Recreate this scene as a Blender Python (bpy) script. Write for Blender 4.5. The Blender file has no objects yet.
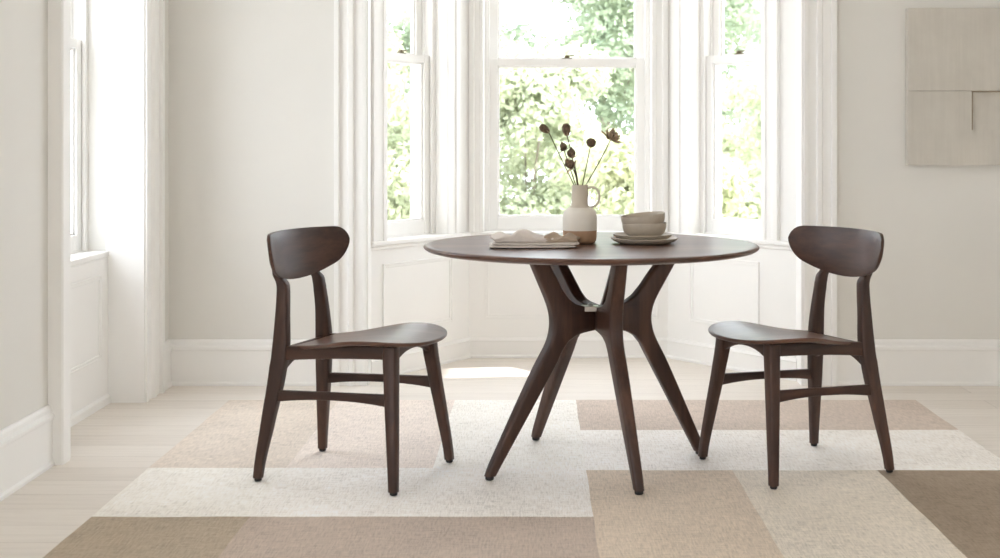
import bpy, bmesh, math, random
from mathutils import Vector, Matrix, noise

random.seed(7)
SC = bpy.context.scene
COL = SC.collection
PI = math.pi
R = math.radians

# ------------------------------------------------------------------ materials
def srgb(r, g, b):
    def f(c):
        c /= 255.0
        return c / 12.92 if c <= 0.04045 else ((c + 0.055) / 1.055) ** 2.4
    return (f(r), f(g), f(b), 1.0)

def new_mat(name):
    m = bpy.data.materials.new(name)
    m.use_nodes = True
    nt = m.node_tree
    return m, nt, nt.nodes['Principled BSDF']

def node(nt, kind, **kw):
    n = nt.nodes.new(kind)
    for k, v in kw.items():
        setattr(n, k, v)
    return n

def set_in(n, **kw):
    for k, v in kw.items():
        n.inputs[k.replace('_', ' ')].default_value = v

def coords(nt, scale=(1, 1, 1), rot=(0, 0, 0)):
    tc = node(nt, 'ShaderNodeTexCoord')
    mp = node(nt, 'ShaderNodeMapping')
    mp.inputs['Scale'].default_value = scale
    mp.inputs['Rotation'].default_value = rot
    nt.links.new(tc.outputs['Object'], mp.inputs['Vector'])
    return mp.outputs['Vector']

def noise_tex(nt, vec, scale, detail=4, rough=0.55):
    n = node(nt, 'ShaderNodeTexNoise')
    n.inputs['Scale'].default_value = scale
    n.inputs['Detail'].default_value = detail
    n.inputs['Roughness'].default_value = rough
    nt.links.new(vec, n.inputs['Vector'])
    return n.outputs['Fac']

def ramp(nt, fac, stops):
    r = node(nt, 'ShaderNodeValToRGB')
    el = r.color_ramp.elements
    el[0].position, el[0].color = stops[0]
    el[1].position, el[1].color = stops[-1]
    for p, c in stops[1:-1]:
        e = el.new(p)
        e.color = c
    nt.links.new(fac, r.inputs['Fac'])
    return r.outputs['Color']

def bump(nt, height, strength, dist, bsdf):
    b = node(nt, 'ShaderNodeBump')
    b.inputs['Strength'].default_value = strength
    b.inputs['Distance'].default_value = dist
    nt.links.new(height, b.inputs['Height'])
    nt.links.new(b.outputs['Normal'], bsdf.inputs['Normal'])

def plain(name, col, rough=0.5, metal=0.0, vary=0.0, scale=20, bmp=0.0):
    m, nt, b = new_mat(name)
    b.inputs['Base Color'].default_value = col
    b.inputs['Roughness'].default_value = rough
    b.inputs['Metallic'].default_value = metal
    v = coords(nt)
    f = noise_tex(nt, v, scale)
    if vary:
        lo = tuple(c * (1 - vary) for c in col[:3]) + (1,)
        hi = tuple(min(1, c * (1 + vary)) for c in col[:3]) + (1,)
        nt.links.new(ramp(nt, f, [(0.3, lo), (0.7, hi)]), b.inputs['Base Color'])
    if bmp:
        bump(nt, f, bmp, 0.002, b)
    return m

WOOD = (srgb(44, 28, 22), srgb(62, 40, 31), srgb(88, 60, 47))
WOOD_TOP_LIT = (srgb(62, 42, 33), srgb(86, 59, 47), srgb(116, 84, 68))  # tabletop and seats: lighter than the legs, sheen put into the colour

def wood(name, stretch, rough=0.42, WD=None):
    WD = WD or WOOD
    m, nt, b = new_mat(name)
    v = coords(nt, stretch)
    f = noise_tex(nt, v, 9, 6, 0.6)
    f2 = noise_tex(nt, v, 55, 3, 0.6)
    mx = node(nt, 'ShaderNodeMath', operation='MULTIPLY_ADD')
    nt.links.new(f2, mx.inputs[0]); mx.inputs[1].default_value = 0.35
    nt.links.new(f, mx.inputs[2])
    c = ramp(nt, mx.outputs[0], [(0.42, WD[0]), (0.66, WD[1]), (0.9, WD[2])])
    nt.links.new(c, b.inputs['Base Color'])
    b.inputs['Roughness'].default_value = rough
    b.inputs['Specular IOR Level'].default_value = 0.42
    bump(nt, mx.outputs[0], 0.06, 0.002, b)
    return m

M = {}
M['wood_x'] = wood('dark_walnut_x', (0.12, 1, 1))
M['wood_y'] = wood('dark_walnut_y', (1, 0.12, 1))
M['wood_z'] = wood('dark_walnut_z', (1, 1, 0.12))
M['wood_top'] = wood('dark_walnut_satin_lit_top', (0.12, 1, 1), 0.33, WOOD_TOP_LIT)
M['wall'] = plain('warm_white_wall_paint', srgb(227, 225, 220), 0.75, vary=0.012, scale=3)
M['trim'] = plain('white_trim_paint', srgb(244, 243, 241), 0.45, vary=0.006, scale=4)
M['ceil'] = plain('white_ceiling_paint', srgb(240, 239, 237), 0.8, vary=0.006, scale=4)
M['black'] = plain('black_rubber', srgb(22, 18, 17), 0.6, vary=0.1)
M['metal'] = plain('brushed_steel', (0.42, 0.40, 0.38, 1), 0.3, 1.0, vary=0.05)
M['latch'] = plain('aged_brass', srgb(122, 112, 92), 0.45, 0.8, vary=0.08)
M['cer_white'] = plain('matte_cream_ceramic', srgb(214, 207, 196), 0.55, vary=0.02, scale=40, bmp=0.05)
M['cer_tan'] = plain('raw_tan_clay', srgb(168, 134, 106), 0.7, vary=0.06, scale=60, bmp=0.1)
M['cer_oat'] = plain('oatmeal_ceramic', srgb(192, 180, 163), 0.55, vary=0.03, scale=40, bmp=0.05)  # darker than the body, for the jug's neck, inside and handle
M['cer_grey'] = plain('stone_glaze', srgb(176, 164, 148), 0.5, vary=0.05, scale=50, bmp=0.05)
M['pod'] = plain('dried_seed_head', srgb(98, 80, 62), 0.85, vary=0.4, scale=160, bmp=0.5)
M['petal'] = plain('dried_petal', srgb(166, 143, 116), 0.85, vary=0.3, scale=90, bmp=0.3)
M['stem'] = plain('dried_stem', srgb(84, 70, 50), 0.8, vary=0.15, scale=60)
M['bark'] = plain('tree_bark', srgb(140, 132, 118), 0.9, vary=0.25, scale=12, bmp=0.5)
M['lawn'] = plain('pale_gravel_terrace', srgb(196, 192, 184), 0.9, vary=0.08, scale=30)
M['outside'] = plain('outside_render', srgb(205, 200, 190), 0.9, vary=0.03, scale=3)

def linen(name, col):
    m, nt, b = new_mat(name)
    v = coords(nt)
    a = node(nt, 'ShaderNodeTexWave', wave_type='BANDS', bands_direction='X')
    a.inputs['Scale'].default_value = 260
    nt.links.new(v, a.inputs['Vector'])
    f = noise_tex(nt, v, 60)
    lo = tuple(c * 0.9 for c in col[:3]) + (1,)
    nt.links.new(ramp(nt, f, [(0.3, lo), (0.7, col)]), b.inputs['Base Color'])
    b.inputs['Roughness'].default_value = 0.9
    bump(nt, a.outputs['Fac'], 0.15, 0.001, b)
    return m
M['linen'] = linen('oatmeal_linen', srgb(208, 197, 188))
M['linen_tan_shade'] = linen('shaded_tan_linen', srgb(166, 146, 126))  # tan woven edge, with the shade of the right folds put into it

def weave(name, col, dark=0.70):
    """flat woven rug cloth: fine crossing threads with uneven yarn colour"""
    m, nt, b = new_mat(name)
    v = coords(nt)
    vx = coords(nt, (60, 6, 1))
    vy = coords(nt, (6, 60, 1))
    n1 = noise_tex(nt, vx, 3.2, 3, 0.7)
    n2 = noise_tex(nt, vy, 3.2, 3, 0.7)
    n3 = noise_tex(nt, v, 2.2, 3, 0.6)
    ad = node(nt, 'ShaderNodeMath', operation='ADD')
    nt.links.new(n1, ad.inputs[0]); nt.links.new(n2, ad.inputs[1])
    ad2 = node(nt, 'ShaderNodeMath', operation='MULTIPLY_ADD')
    nt.links.new(n3, ad2.inputs[0]); ad2.inputs[1].default_value = 0.45
    nt.links.new(ad.outputs[0], ad2.inputs[2])
    lo = tuple(c * dark for c in col[:3]) + (1,)
    hi = tuple(min(1, c * (2 - dark) ** 0.7) for c in col[:3]) + (1,)
    mp = node(nt, 'ShaderNodeMapRange')
    mp.inputs['From Min'].default_value = 0.92
    mp.inputs['From Max'].default_value = 1.52
    nt.links.new(ad2.outputs[0], mp.inputs['Value'])
    nt.links.new(ramp(nt, mp.outputs[0], [(0.0, lo), (0.5, col), (1.0, hi)]), b.inputs['Base Color'])
    b.inputs['Roughness'].default_value = 0.95
    b.inputs['Specular IOR Level'].default_value = 0.15
    bump(nt, ad.outputs[0], 0.5, 0.004, b)
    return m

def floor_mat():
    m, nt, b = new_mat('whitewashed_oak_planks')
    v = coords(nt, (1, 1, 1))
    br = node(nt, 'ShaderNodeTexBrick')
    br.offset = 0.37
    set_in(br, Scale=1.0, Mortar_Size=0.0012, Mortar_Smooth=0.2, Brick_Width=1.9, Row_Height=0.16)
    br.inputs['Color1'].default_value = srgb(234, 227, 219)
    br.inputs['Color2'].default_value = srgb(225, 217, 208)
    br.inputs['Mortar'].default_value = srgb(192, 183, 173)
    nt.links.new(v, br.inputs['Vector'])
    g = noise_tex(nt, coords(nt, (0.9, 14, 1)), 3.0, 6, 0.65)
    gc = ramp(nt, g, [(0.25, (0.80, 0.79, 0.77, 1)), (0.55, (1, 1, 1, 1)), (0.8, (0.93, 0.92, 0.91, 1))])
    mx = node(nt, 'ShaderNodeMix', data_type='RGBA', blend_type='MULTIPLY')
    mx.inputs['Factor'].default_value = 0.55
    nt.links.new(br.outputs['Color'], mx.inputs['A'])
    nt.links.new(gc, mx.inputs['B'])
    nt.links.new(mx.outputs['Result'], b.inputs['Base Color'])
    b.inputs['Roughness'].default_value = 0.5
    b.inputs['Specular IOR Level'].default_value = 0.35
    return m
M['floor'] = floor_mat()

def glass_mat():
    m = bpy.data.materials.new('window_glass')
    m.use_nodes = True
    nt = m.node_tree
    nt.nodes.clear()
    out = node(nt, 'ShaderNodeOutputMaterial')
    mix = node(nt, 'ShaderNodeMixShader')
    lw = node(nt, 'ShaderNodeLayerWeight'); lw.inputs['Blend'].default_value = 0.5
    pw = node(nt, 'ShaderNodeMath', operation='POWER'); pw.inputs[1].default_value = 5.0
    nt.links.new(lw.outputs['Facing'], pw.inputs[0])
    fr = node(nt, 'ShaderNodeMath', operation='MULTIPLY_ADD'); fr.inputs[1].default_value = 0.8; fr.inputs[2].default_value = 0.012
    nt.links.new(pw.outputs[0], fr.inputs[0])
    tr = node(nt, 'ShaderNodeBsdfTransparent')
    tr.inputs['Color'].default_value = (0.985, 0.98, 0.982, 1)
    gl = node(nt, 'ShaderNodeBsdfGlossy'); gl.inputs['Roughness'].default_value = 0.02
    nt.links.new(fr.outputs[0], mix.inputs[0])
    nt.links.new(tr.outputs[0], mix.inputs[1])
    nt.links.new(gl.outputs[0], mix.inputs[2])
    nt.links.new(mix.outputs[0], out.inputs['Surface'])
    return m
M['glass'] = glass_mat()

def leaf_mat(name, c1, c2):
    m = bpy.data.materials.new(name)
    m.use_nodes = True
    nt = m.node_tree
    nt.nodes.clear()
    out = node(nt, 'ShaderNodeOutputMaterial')
    f = noise_tex(nt, coords(nt), 2.3, 2)
    c = ramp(nt, f, [(0.35, c1), (0.65, c2)])
    d = node(nt, 'ShaderNodeBsdfDiffuse')
    t = node(nt, 'ShaderNodeBsdfTranslucent')
    mix = node(nt, 'ShaderNodeMixShader'); mix.inputs[0].default_value = 0.4
    nt.links.new(c, d.inputs['Color']); nt.links.new(c, t.inputs['Color'])
    nt.links.new(d.outputs[0], mix.inputs[1]); nt.links.new(t.outputs[0], mix.inputs[2])
    nt.links.new(mix.outputs[0], out.inputs['Surface'])
    return m
M['leaf_a'] = leaf_mat('hazed_green_leaves', srgb(176, 184, 156), srgb(212, 215, 186))  # bush leaves paled, the washed-out haze outdoors put into their colours
M['leaf_b'] = leaf_mat('hazed_blue_green_leaves', srgb(180, 188, 164), srgb(212, 216, 190))
M['leaf_c'] = leaf_mat('hazed_yellow_green_leaves', srgb(182, 188, 154), srgb(214, 216, 186))

M['leaf_d'] = leaf_mat('cool_green_leaves', srgb(150, 164, 142), srgb(180, 190, 162))

# ------------------------------------------------------------------ object helpers
def link(name, me, mat, parent=None, loc=None):
    o = bpy.data.objects.new(name, me)
    COL.objects.link(o)
    mats = mat if isinstance(mat, (list, tuple)) else [mat]
    for m in mats:
        me.materials.append(m)
    if parent:
        o.parent = parent
    if loc:
        o.location = loc
    return o

def obj(name, bm, mat, parent=None, smooth=35, bevel=0.0, seg=2, sub=0, loc=None):
    bmesh.ops.recalc_face_normals(bm, faces=bm.faces)
    me = bpy.data.meshes.new(name)
    bm.to_mesh(me)
    bm.free()
    if smooth:
        for p in me.polygons:
            p.use_smooth = True
        me.set_sharp_from_angle(angle=R(smooth))
    o = link(name, me, mat, parent, loc)
    if bevel:
        b = o.modifiers.new('edge', 'BEVEL')
        b.width = bevel; b.segments = seg; b.limit_method = 'ANGLE'; b.angle_limit = R(35)
        b.harden_normals = False
    if sub:
        s = o.modifiers.new('smooth', 'SUBSURF'); s.levels = sub; s.render_levels = sub
    return o

def tag(o, label, cat, group=None, kind=None):
    o['label'] = label
    o['category'] = cat
    if group: o['group'] = group
    if kind: o['kind'] = kind
    return o

def thing(name, label, cat, loc=(0, 0, 0), rz=0.0, group=None, kind=None):
    o = bpy.data.objects.new(name, None)
    o.empty_display_size = 0.1
    COL.objects.link(o)
    o.location = loc
    o.rotation_euler = (0, 0, rz)
    return tag(o, label, cat, group, kind)

def kids(o):
    return [c for c in bpy.data.objects if c.parent == o]

def copy_tree(o, parent=None):
    c = o.copy()
    COL.objects.link(c)
    c.parent = parent
    for ch in kids(o):
        copy_tree(ch, c)
    return c

def box(bm, x0, x1, y0, y1, z0, z1, T=None):
    vs = []
    for x, y, z in ((x0, y0, z0), (x1, y0, z0), (x1, y1, z0), (x0, y1, z0),
                    (x0, y0, z1), (x1, y0, z1), (x1, y1, z1), (x0, y1, z1)):
        p = Vector((x, y, z))
        vs.append(bm.verts.new(T @ p if T else p))
    for f in ((0, 3, 2, 1), (4, 5, 6, 7), (0, 1, 5, 4), (1, 2, 6, 5), (2, 3, 7, 6), (3, 0, 4, 7)):
        bm.faces.new([vs[i] for i in f])

def loft(bm, rings, cap=True, closed=False):
    rows = [[bm.verts.new(p) for p in r] for r in rings]
    n = len(rows[0])
    m = len(rows)
    for i in range(m if closed else m - 1):
        a, b = rows[i], rows[(i + 1) % m]
        for k in range(n):
            bm.faces.new((a[k], a[(k + 1) % n], b[(k + 1) % n], b[k]))
    if cap and not closed:
        bm.faces.new(rows[0][::-1])
        bm.faces.new(rows[-1])
    return rows

def rr(c, u, v, hu, hv, r, n=3):
    """rounded rectangle ring round c in the plane of u and v"""
    c, u, v = Vector(c), Vector(u), Vector(v)
    r = min(r, hu * 0.95, hv * 0.95)
    out = []
    for cx, cy, a0 in ((1, 1, 0), (-1, 1, 90), (-1, -1, 180), (1, -1, 270)):
        for k in range(n + 1):
            a = R(a0 + 90 * k / n)
            out.append(c + u * (cx * (hu - r) + r * math.cos(a)) + v * (cy * (hv - r) + r * math.sin(a)))
    return out

def prism(bm, pts, a, b, place):
    """polygon of 2-D pts placed by place(p, q, w), spread between w=a and w=b"""
    A = [bm.verts.new(place(p, q, a)) for p, q in pts]
    B = [bm.verts.new(place(p, q, b)) for p, q in pts]
    n = len(pts)
    bm.faces.new(A[::-1]); bm.faces.new(B)
    for k in range(n):
        bm.faces.new((A[k], A[(k + 1) % n], B[(k + 1) % n], B[k]))

def lathe(bm, prof, n=40, T=None, mats=None):
    """profile of (r, z); r==0 at an end closes it. mats: material index by segment"""
    rows = []
    for r, z in prof:
        if r < 1e-6:
            p = Vector((0, 0, z))
            rows.append([bm.verts.new(T @ p if T else p)])
        else:
            row = []
            for k in range(n):
                a = 2 * PI * k / n
                p = Vector((r * math.cos(a), r * math.sin(a), z))
                row.append(bm.verts.new(T @ p if T else p))
            rows.append(row)
    for i in range(len(rows) - 1):
        a, b = rows[i], rows[i + 1]
        for k in range(n):
            k2 = (k + 1) % n
            if len(a) == 1 and len(b) == 1:
                continue
            if len(a) == 1: f = bm.faces.new((a[0], b[k], b[k2]))
            elif len(b) == 1: f = bm.faces.new((a[k], b[0], a[k2]))
            else: f = bm.faces.new((a[k], b[k], b[k2], a[k2]))
            if mats: f.material_index = mats[i]

def frame_along(pts):
    out = []
    up = Vector((0.13, 0.27, 0.95)).normalized()
    for i, p in enumerate(pts):
        t = (pts[min(i + 1, len(pts) - 1)] - pts[max(i - 1, 0)]).normalized()
        u = t.cross(up)
        if u.length < 1e-3: u = t.cross(Vector((1, 0, 0)))
        u.normalize()
        out.append((p, u, t.cross(u).normalized()))
    return out

def tube(bm, pts, radii, n=8, cap=True):
    pts = [Vector(p) for p in pts]
    if not hasattr(radii, '__len__'): radii = [radii] * len(pts)
    rings = []
    for (p, u, v), r in zip(frame_along(pts), radii):
        rings.append([p + u * (r * math.cos(2 * PI * k / n)) + v * (r * math.sin(2 * PI * k / n)) for k in range(n)])
    loft(bm, rings, cap)

def bez(p0, p1, p2, n):
    return [((1 - t) ** 2 * p0[0] + 2 * t * (1 - t) * p1[0] + t * t * p2[0],
             (1 - t) ** 2 * p0[1] + 2 * t * (1 - t) * p1[1] + t * t * p2[1]) for t in [i / n for i in range(n + 1)]]

def lerp(a, b, t): return a + (b - a) * t
def sstep(a, b, x):
    t = max(0.0, min(1.0, (x - a) / (b - a)))
    return t * t * (3 - 2 * t)
def interp(tab, x):
    for (x0, y0), (x1, y1) in zip(tab, tab[1:]):
        if x <= x1: return lerp(y0, y1, (x - x0) / (x1 - x0)) if x > x0 else y0
    return tab[-1][1]

# ------------------------------------------------------------------ camera
F = 1280.0                     # focal length in pixels of the 1000 px wide frame
CAM_H, HX, HY = 1.107, 537.0, 140.0
cam_d = bpy.data.cameras.new('camera')
cam = bpy.data.objects.new('camera', cam_d)
COL.objects.link(cam)
cam.location = (0, 0, CAM_H)
cam.rotation_euler = (R(90), 0, 0)
cam_d.sensor_width = 36
cam_d.lens = F * 36 / 1000
cam_d.shift_x = (500 - HX) / 1000
cam_d.shift_y = -(279 - HY) / 1000
cam_d.clip_end = 300
cam_d.dof.use_dof = True
cam_d.dof.focus_distance = 4.8
cam_d.dof.aperture_fstop = 4.0
SC.camera = cam

# ------------------------------------------------------------------ the room
XL, XR, YB, YR, ZC = -1.665, 3.3, 5.784, -2.4, 2.85
BL0, BL1 = Vector((-0.768, 5.88)), Vector((-0.346, 6.515))      # bay: left wall, back wall, right wall
BR1, BR0 = Vector((0.667, 6.515)), Vector((1.198, 5.88))
SILL = 0.64
WTOP = 2.38
BTOP = 2.66

def struct(name, bm, mat, label, cat, smooth=30, bevel=0.0):
    o = obj(name, bm, mat, None, smooth, bevel)
    return tag(o, label, cat, kind='structure')

bm = bmesh.new()
box(bm, XL - 0.16, XR + 0.2, YR - 0.2, YB + 0.02, -0.12, 0)
prism(bm, [(BL0.x - 0.1, YB + 0.02), (BL1.x - 0.05, BL1.y + 0.05), (BR1.x + 0.05, BR1.y + 0.05), (BR0.x + 0.1, YB + 0.02)], -0.12, 0,
      lambda p, q, w: Vector((p, q, w)))
struct('floor', bm, M['floor'], 'pale whitewashed oak plank floor under the patchwork rug', 'floor')

bm = bmesh.new()
box(bm, XL - 0.4, XR + 0.3, YR - 0.3, 7.0, ZC, ZC + 0.15)
struct('ceiling', bm, M['ceil'], 'white ceiling over the dining room and its window bay', 'ceiling')

def wall_boxes(bm, p0, p1, nrm, thick, z0, z1, holes, e0=0.0, e1=0.0, n0=0.0):
    """wall from plan point p0 to p1, inner face on that line (set back by n0), thickness towards nrm; holes (s0,s1,za,zb)"""
    p0, p1, nrm = Vector(p0), Vector(p1), Vector(nrm).normalized()
    L = (p1 - p0).length
    d = (p1 - p0) / L
    def piece(s0, s1, za, zb):
        if s1 - s0 < 1e-4 or zb - za < 1e-4: return
        o0 = s0 - (e0 if s0 < 1e-4 else 0)
        o1 = s1 + (e1 if s1 > L - 1e-4 else 0)
        q = [p0 + d * s0 + nrm * n0, p0 + d * s1 + nrm * n0, p0 + d * o1 + nrm * (n0 + thick), p0 + d * o0 + nrm * (n0 + thick)]
        prism(bm, [(v.x, v.y) for v in q], za, zb, lambda a, b, w: Vector((a, b, w)))
    holes = sorted(holes)
    s = 0.0
    for (a, b, za, zb) in holes:
        piece(s, a, z0, z1)
        piece(a, b, z0, za)
        piece(a, b, zb, z1)
        s = b
    piece(s, L, z0, z1)

# left wall: an inner skin with a full-height recess, an outer skin with the window
LW0, LW1 = 4.44, 5.40
bm = bmesh.new()
wall_boxes(bm, (XL, YR), (XL, YB + 0.2), (-1, 0), 0.15, -0.05, ZC, [(LW0 - YR, LW1 - YR, -0.04, 2.45), (2.5, 5.0, -0.04, 2.45)])
wall_boxes(bm, (XL, YR), (XL, YB + 0.2), (-1, 0), 0.2, -0.05, ZC, [(LW0 - YR, LW1 - YR, SILL - 0.02, WTOP), (2.5, 5.0, SILL - 0.02, WTOP)], n0=0.15)
struct('wall_left', bm, M['wall'], 'warm white left wall with a deep window recess', 'wall')

bm = bmesh.new()
wall_boxes(bm, (XL - 0.35, YB), (XR, YB), (0, 1), 0.2, -0.05, ZC, [(BL0.x - XL + 0.35, BR0.x - XL + 0.35, -0.04, 2.7)])
struct('wall_back', bm, M['wall'], 'warm white back wall broken by the window bay', 'wall')

RW = (6.3, 7.9)
bm = bmesh.new()
wall_boxes(bm, (XR, YB + 0.2), (XR, YR), (1, 0), 0.2, -0.05, ZC, [(RW[0], RW[1], SILL - 0.02, WTOP)])
struct('wall_right', bm, M['wall'], 'warm white right wall of the room outside the frame', 'wall')
REAR = []
bm = bmesh.new()
wall_boxes(bm, (XL, YR), (XR, YR), (0, -1), 0.2, -0.05, ZC, REAR)
struct('wall_rear', bm, M['wall'], 'plain rear wall behind the camera', 'wall')

def nrm_out(p0, p1, c=Vector((0.2, 5.9))):
    d = (p1 - p0).normalized()
    n = Vector((-d.y, d.x))
    return n if (p0 - c).dot(n) > 0 else -n

BAY = {}
def bay_wall(name, p0, p1, h0, h1, e0, e1, label):
    n = nrm_out(p0, p1)
    bm = bmesh.new()
    wall_boxes(bm, p0, p1, n, 0.22, -0.05, ZC, [(h0, h1, SILL - 0.02, BTOP)], e0, e1)
    struct(name, bm, M['trim'], label, 'wall')
    BAY[name] = (p0, (p1 - p0).normalized(), n, (p1 - p0).length, h0, h1)
bay_wall('wall_bay_left', BL0, BL1, 0.107, 0.562, 0, 0.11, 'white left angled wall of the window bay')
bay_wall('wall_bay_back', BL1, BR1, 0.076, 0.926, 0.11, 0.11, 'white middle wall of the window bay')
bay_wall('wall_bay_right', BR1, BR0, 0.166, 0.622, 0.11, 0, 'white right angled wall of the window bay')

def L2W(p0, d, n):
    """local (s along, n outward, z) to the world"""
    m = Matrix(((d.x, n.x, 0, p0.x), (d.y, n.y, 0, p0.y), (0, 0, 1, 0), (0, 0, 0, 1)))
    return m

PORTALS = []
def window(name, p0, d, n, s0, s1, label, setback=0.07, lock=True, z0=SILL, z1=WTOP, zm=1.508, stool=0.035, stool_in=0.0, sash=0.05, run=None):
    """double-hung sash window in a hole s0..s1 of a wall whose inner face starts at p0"""
    T = L2W(Vector(p0), Vector(d), Vector(n))
    root = thing(name, label, 'window', kind='structure')
    a, b = setback, setback + 0.13
    bm = bmesh.new()
    box(bm, s0, s0 + 0.016, a - 0.012, b, z0, z1, T)
    box(bm, s1 - 0.016, s1, a - 0.012, b, z0, z1, T)
    box(bm, s0, s1, a - 0.012, b, z1 - 0.03, z1, T)
    box(bm, s0, s1, a, b + 0.06, z0 - 0.02, z0 + 0.006, T)
    for sa, sb in ((s0 + 0.016, s0 + 0.026), (s1 - 0.026, s1 - 0.016)):      # parting and staff beads
        box(bm, sa, sb, a - 0.012, a + 0.004, z0, z1, T)
        box(bm, sa, sb, a + 0.046, a + 0.054, z0, z1, T)
    obj('window_frame', bm, M['trim'], root, 30, 0.002)
    i0, i1 = s0 + 0.017, s1 - 0.017
    def sash_(nm, na, nb, za, zb, bot, top):
        bm = bmesh.new()
        box(bm, i0, i0 + sash, na, nb, za, zb, T)
        box(bm, i1 - sash, i1, na, nb, za, zb, T)
        box(bm, i0 + sash, i1 - sash, na, nb, za, za + bot, T)
        box(bm, i0 + sash, i1 - sash, na, nb, zb - top, zb, T)
        # glazing bead
        g = 0.009
        x0, x1, w0, w1 = i0 + sash, i1 - sash, za + bot, zb - top
        nc, nd = na + 0.012, nb - 0.008
        box(bm, x0, x0 + g, nc, nd, w0, w1, T); box(bm, x1 - g, x1, nc, nd, w0, w1, T)
        box(bm, x0, x1, nc, nd, w0, w0 + g, T); box(bm, x0, x1, nc, nd, w1 - g, w1, T)
        o = obj(nm, bm, M['trim'], root, 30, 0.002)
        bm = bmesh.new()
        box(bm, x0, x1, (na + nb) / 2 - 0.002, (na + nb) / 2 + 0.002, w0, w1, T)
        obj('glass_pane', bm, M['glass'], o, 0)
    sash_('lower_sash', a + 0.006, a + 0.044, z0 + 0.006, zm + 0.018, 0.066, 0.038)
    sash_('upper_sash', a + 0.056, a + 0.094, zm - 0.018, z1 - 0.03, 0.038, 0.05)
    if lock:
        sc = (s0 + s1) / 2
        bm = bmesh.new()
        zt = zm + 0.018
        box(bm, sc - 0.026, sc + 0.026, a + 0.010, a + 0.034, zt, zt + 0.006, T)
        box(bm, sc - 0.012, sc + 0.012, a + 0.012, a + 0.032, zt + 0.006, zt + 0.018, T)
        box(bm, sc - 0.008, sc + 0.040, a + 0.014, a + 0.024, zt + 0.012, zt + 0.019, T)
        obj('sash_lock', bm, M['latch'], root, 30, 0.003)
    if stool:
        bm = bmesh.new()
        r0, r1 = run or (s0 - 0.07, s1 + 0.07)
        box(bm, r0, r1, -stool - stool_in, 0.004, z0 - 0.024, z0, T)
        box(bm, s0, s1, 0.002, a + 0.006, z0 - 0.024, z0, T)
        box(bm, r0, r1, -stool * 0.45, 0.004, z0 - 0.044, z0 - 0.024, T)
        obj('window_sill', bm, M['trim'], root, 30, 0.006)
    # light portal filling the hole
    ld = bpy.data.lights.new('portal', 'AREA')
    ld.shape = 'RECTANGLE'
    ld.size, ld.size_y = s1 - s0, z1 - z0
    ld.cycles.is_portal = True
    lo = bpy.data.objects.new('portal', ld)
    COL.objects.link(lo)
    c = T @ Vector(((s0 + s1) / 2, b + 0.05, (z0 + z1) / 2))
    lo.location = c
    lo.rotation_euler = Vector((-n[0], -n[1], 0)).to_track_quat('-Z', 'Z').to_euler()
    return root

window('window_1', (XL - 0.15, YR), (0, 1), (-1, 0), LW0 - YR, LW1 - YR, 'white sash window in the deep recess of the left wall', setback=0.092, stool=0.012, sash=0.06)
for nm, wn, lab in (('wall_bay_left', 'window_2', 'narrow white sash window in the left angled wall of the bay'),
                    ('wall_bay_back', 'window_3', 'wide white sash window in the middle of the bay behind the table'),
                    ('wall_bay_right', 'window_4', 'narrow white sash window in the right angled wall of the bay')):
    p0, d, n, L, h0, h1 = BAY[nm]
    window(wn, p0, d, n, h0, h1, lab, stool=0.022, run=(0.0, L), z1=BTOP)
window('fill_window_left', (XL - 0.15, YR), (0, 1), (-1, 0), 2.5, 5.0, 'white sash window added for fill light in the left wall, nearer than the frame', setback=0.05, stool=0.012)  # unseen window, added to light the rug and the front of the room
window('fill_window_right', (XR, YB + 0.2), (0, -1), (1, 0), RW[0], RW[1], 'white sash window added for fill light in the right wall, outside the frame', stool=0.02)  # unseen window, added as fill for the near left wall

# casings ----------------------------------------------------------
CASE = [(0, 0), (0, 0.032), (0.022, 0.032), (0.022, 0.017), (0.060, 0.017), (0.066, 0.026), (0.084, 0.026), (0.090, 0.013), (0.127, 0.013), (0.127, 0.021), (0.145, 0.021), (0.145, 0)]
TRIM_N = [0]
def casing(o, u, v, z0, z1, label, prof=CASE, width=0.145, mat='trim'):
    TRIM_N[0] += 1
    o, u, v = Vector(o), Vector(u), Vector(v)
    k = width / 0.145
    bm = bmesh.new()
    def place(p, q, w):
        c = o + u * (p * k) + v * q
        return Vector((c.x, c.y, w))
    prism(bm, prof, z0, z1, place)
    return struct('trim_%d' % TRIM_N[0], bm, M[mat], label, 'trim', 0, 0.0012)

casing((BL0.x - 0.145, YB), (1, 0), (0, -1), 0, 2.6, 'fluted white casing on the left side of the bay opening')
casing((BR0.x + 0.150, YB), (-1, 0), (0, -1), 0, 2.6, 'fluted white casing on the right side of the bay opening')
casing((XL, LW0 - 0.085), (0, 1), (1, 0), 0, 2.55, 'stout white casing on the near side of the left window recess', width=0.09,
       prof=[(0, 0), (0, 0.046), (0.010, 0.052), (0.11, 0.052), (0.118, 0.046), (0.145, 0.046), (0.145, 0)])
casing((XL, LW1 + 0.22), (0, -1), (1, 0), 0, 2.55, 'fluted white casing on the far side of the left window recess', width=0.22)
# jamb linings of the bay opening and of the left recess
bm = bmesh.new(); box(bm, BL0.x - 0.004, BL0.x + 0.006, YB - 0.012, BL0.y + 0.01, 0, 2.5)
struct('trim_5', bm, M['trim'], 'white lining of the left jamb of the bay opening', 'trim')
bm = bmesh.new(); box(bm, BR0.x - 0.006, BR0.x + 0.004, YB - 0.012, BR0.y + 0.01, 0, 2.5)
struct('trim_6', bm, M['trim'], 'white lining of the right jamb of the bay opening', 'trim')
bm = bmesh.new()
box(bm, XL - 0.152, XL + 0.01, LW1 - 0.008, LW1 + 0.004, 0, 2.45)
box(bm, XL - 0.152, XL + 0.01, LW0 - 0.004, LW0 + 0.008, 0, 2.45)
box(bm, XL - 0.152, XL + 0.01, LW0, LW1, 2.44, 2.455)
struct('trim_7', bm, M['trim'], 'white lining boards of the left window recess', 'trim')
TRIM_N[0] = 7

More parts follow.
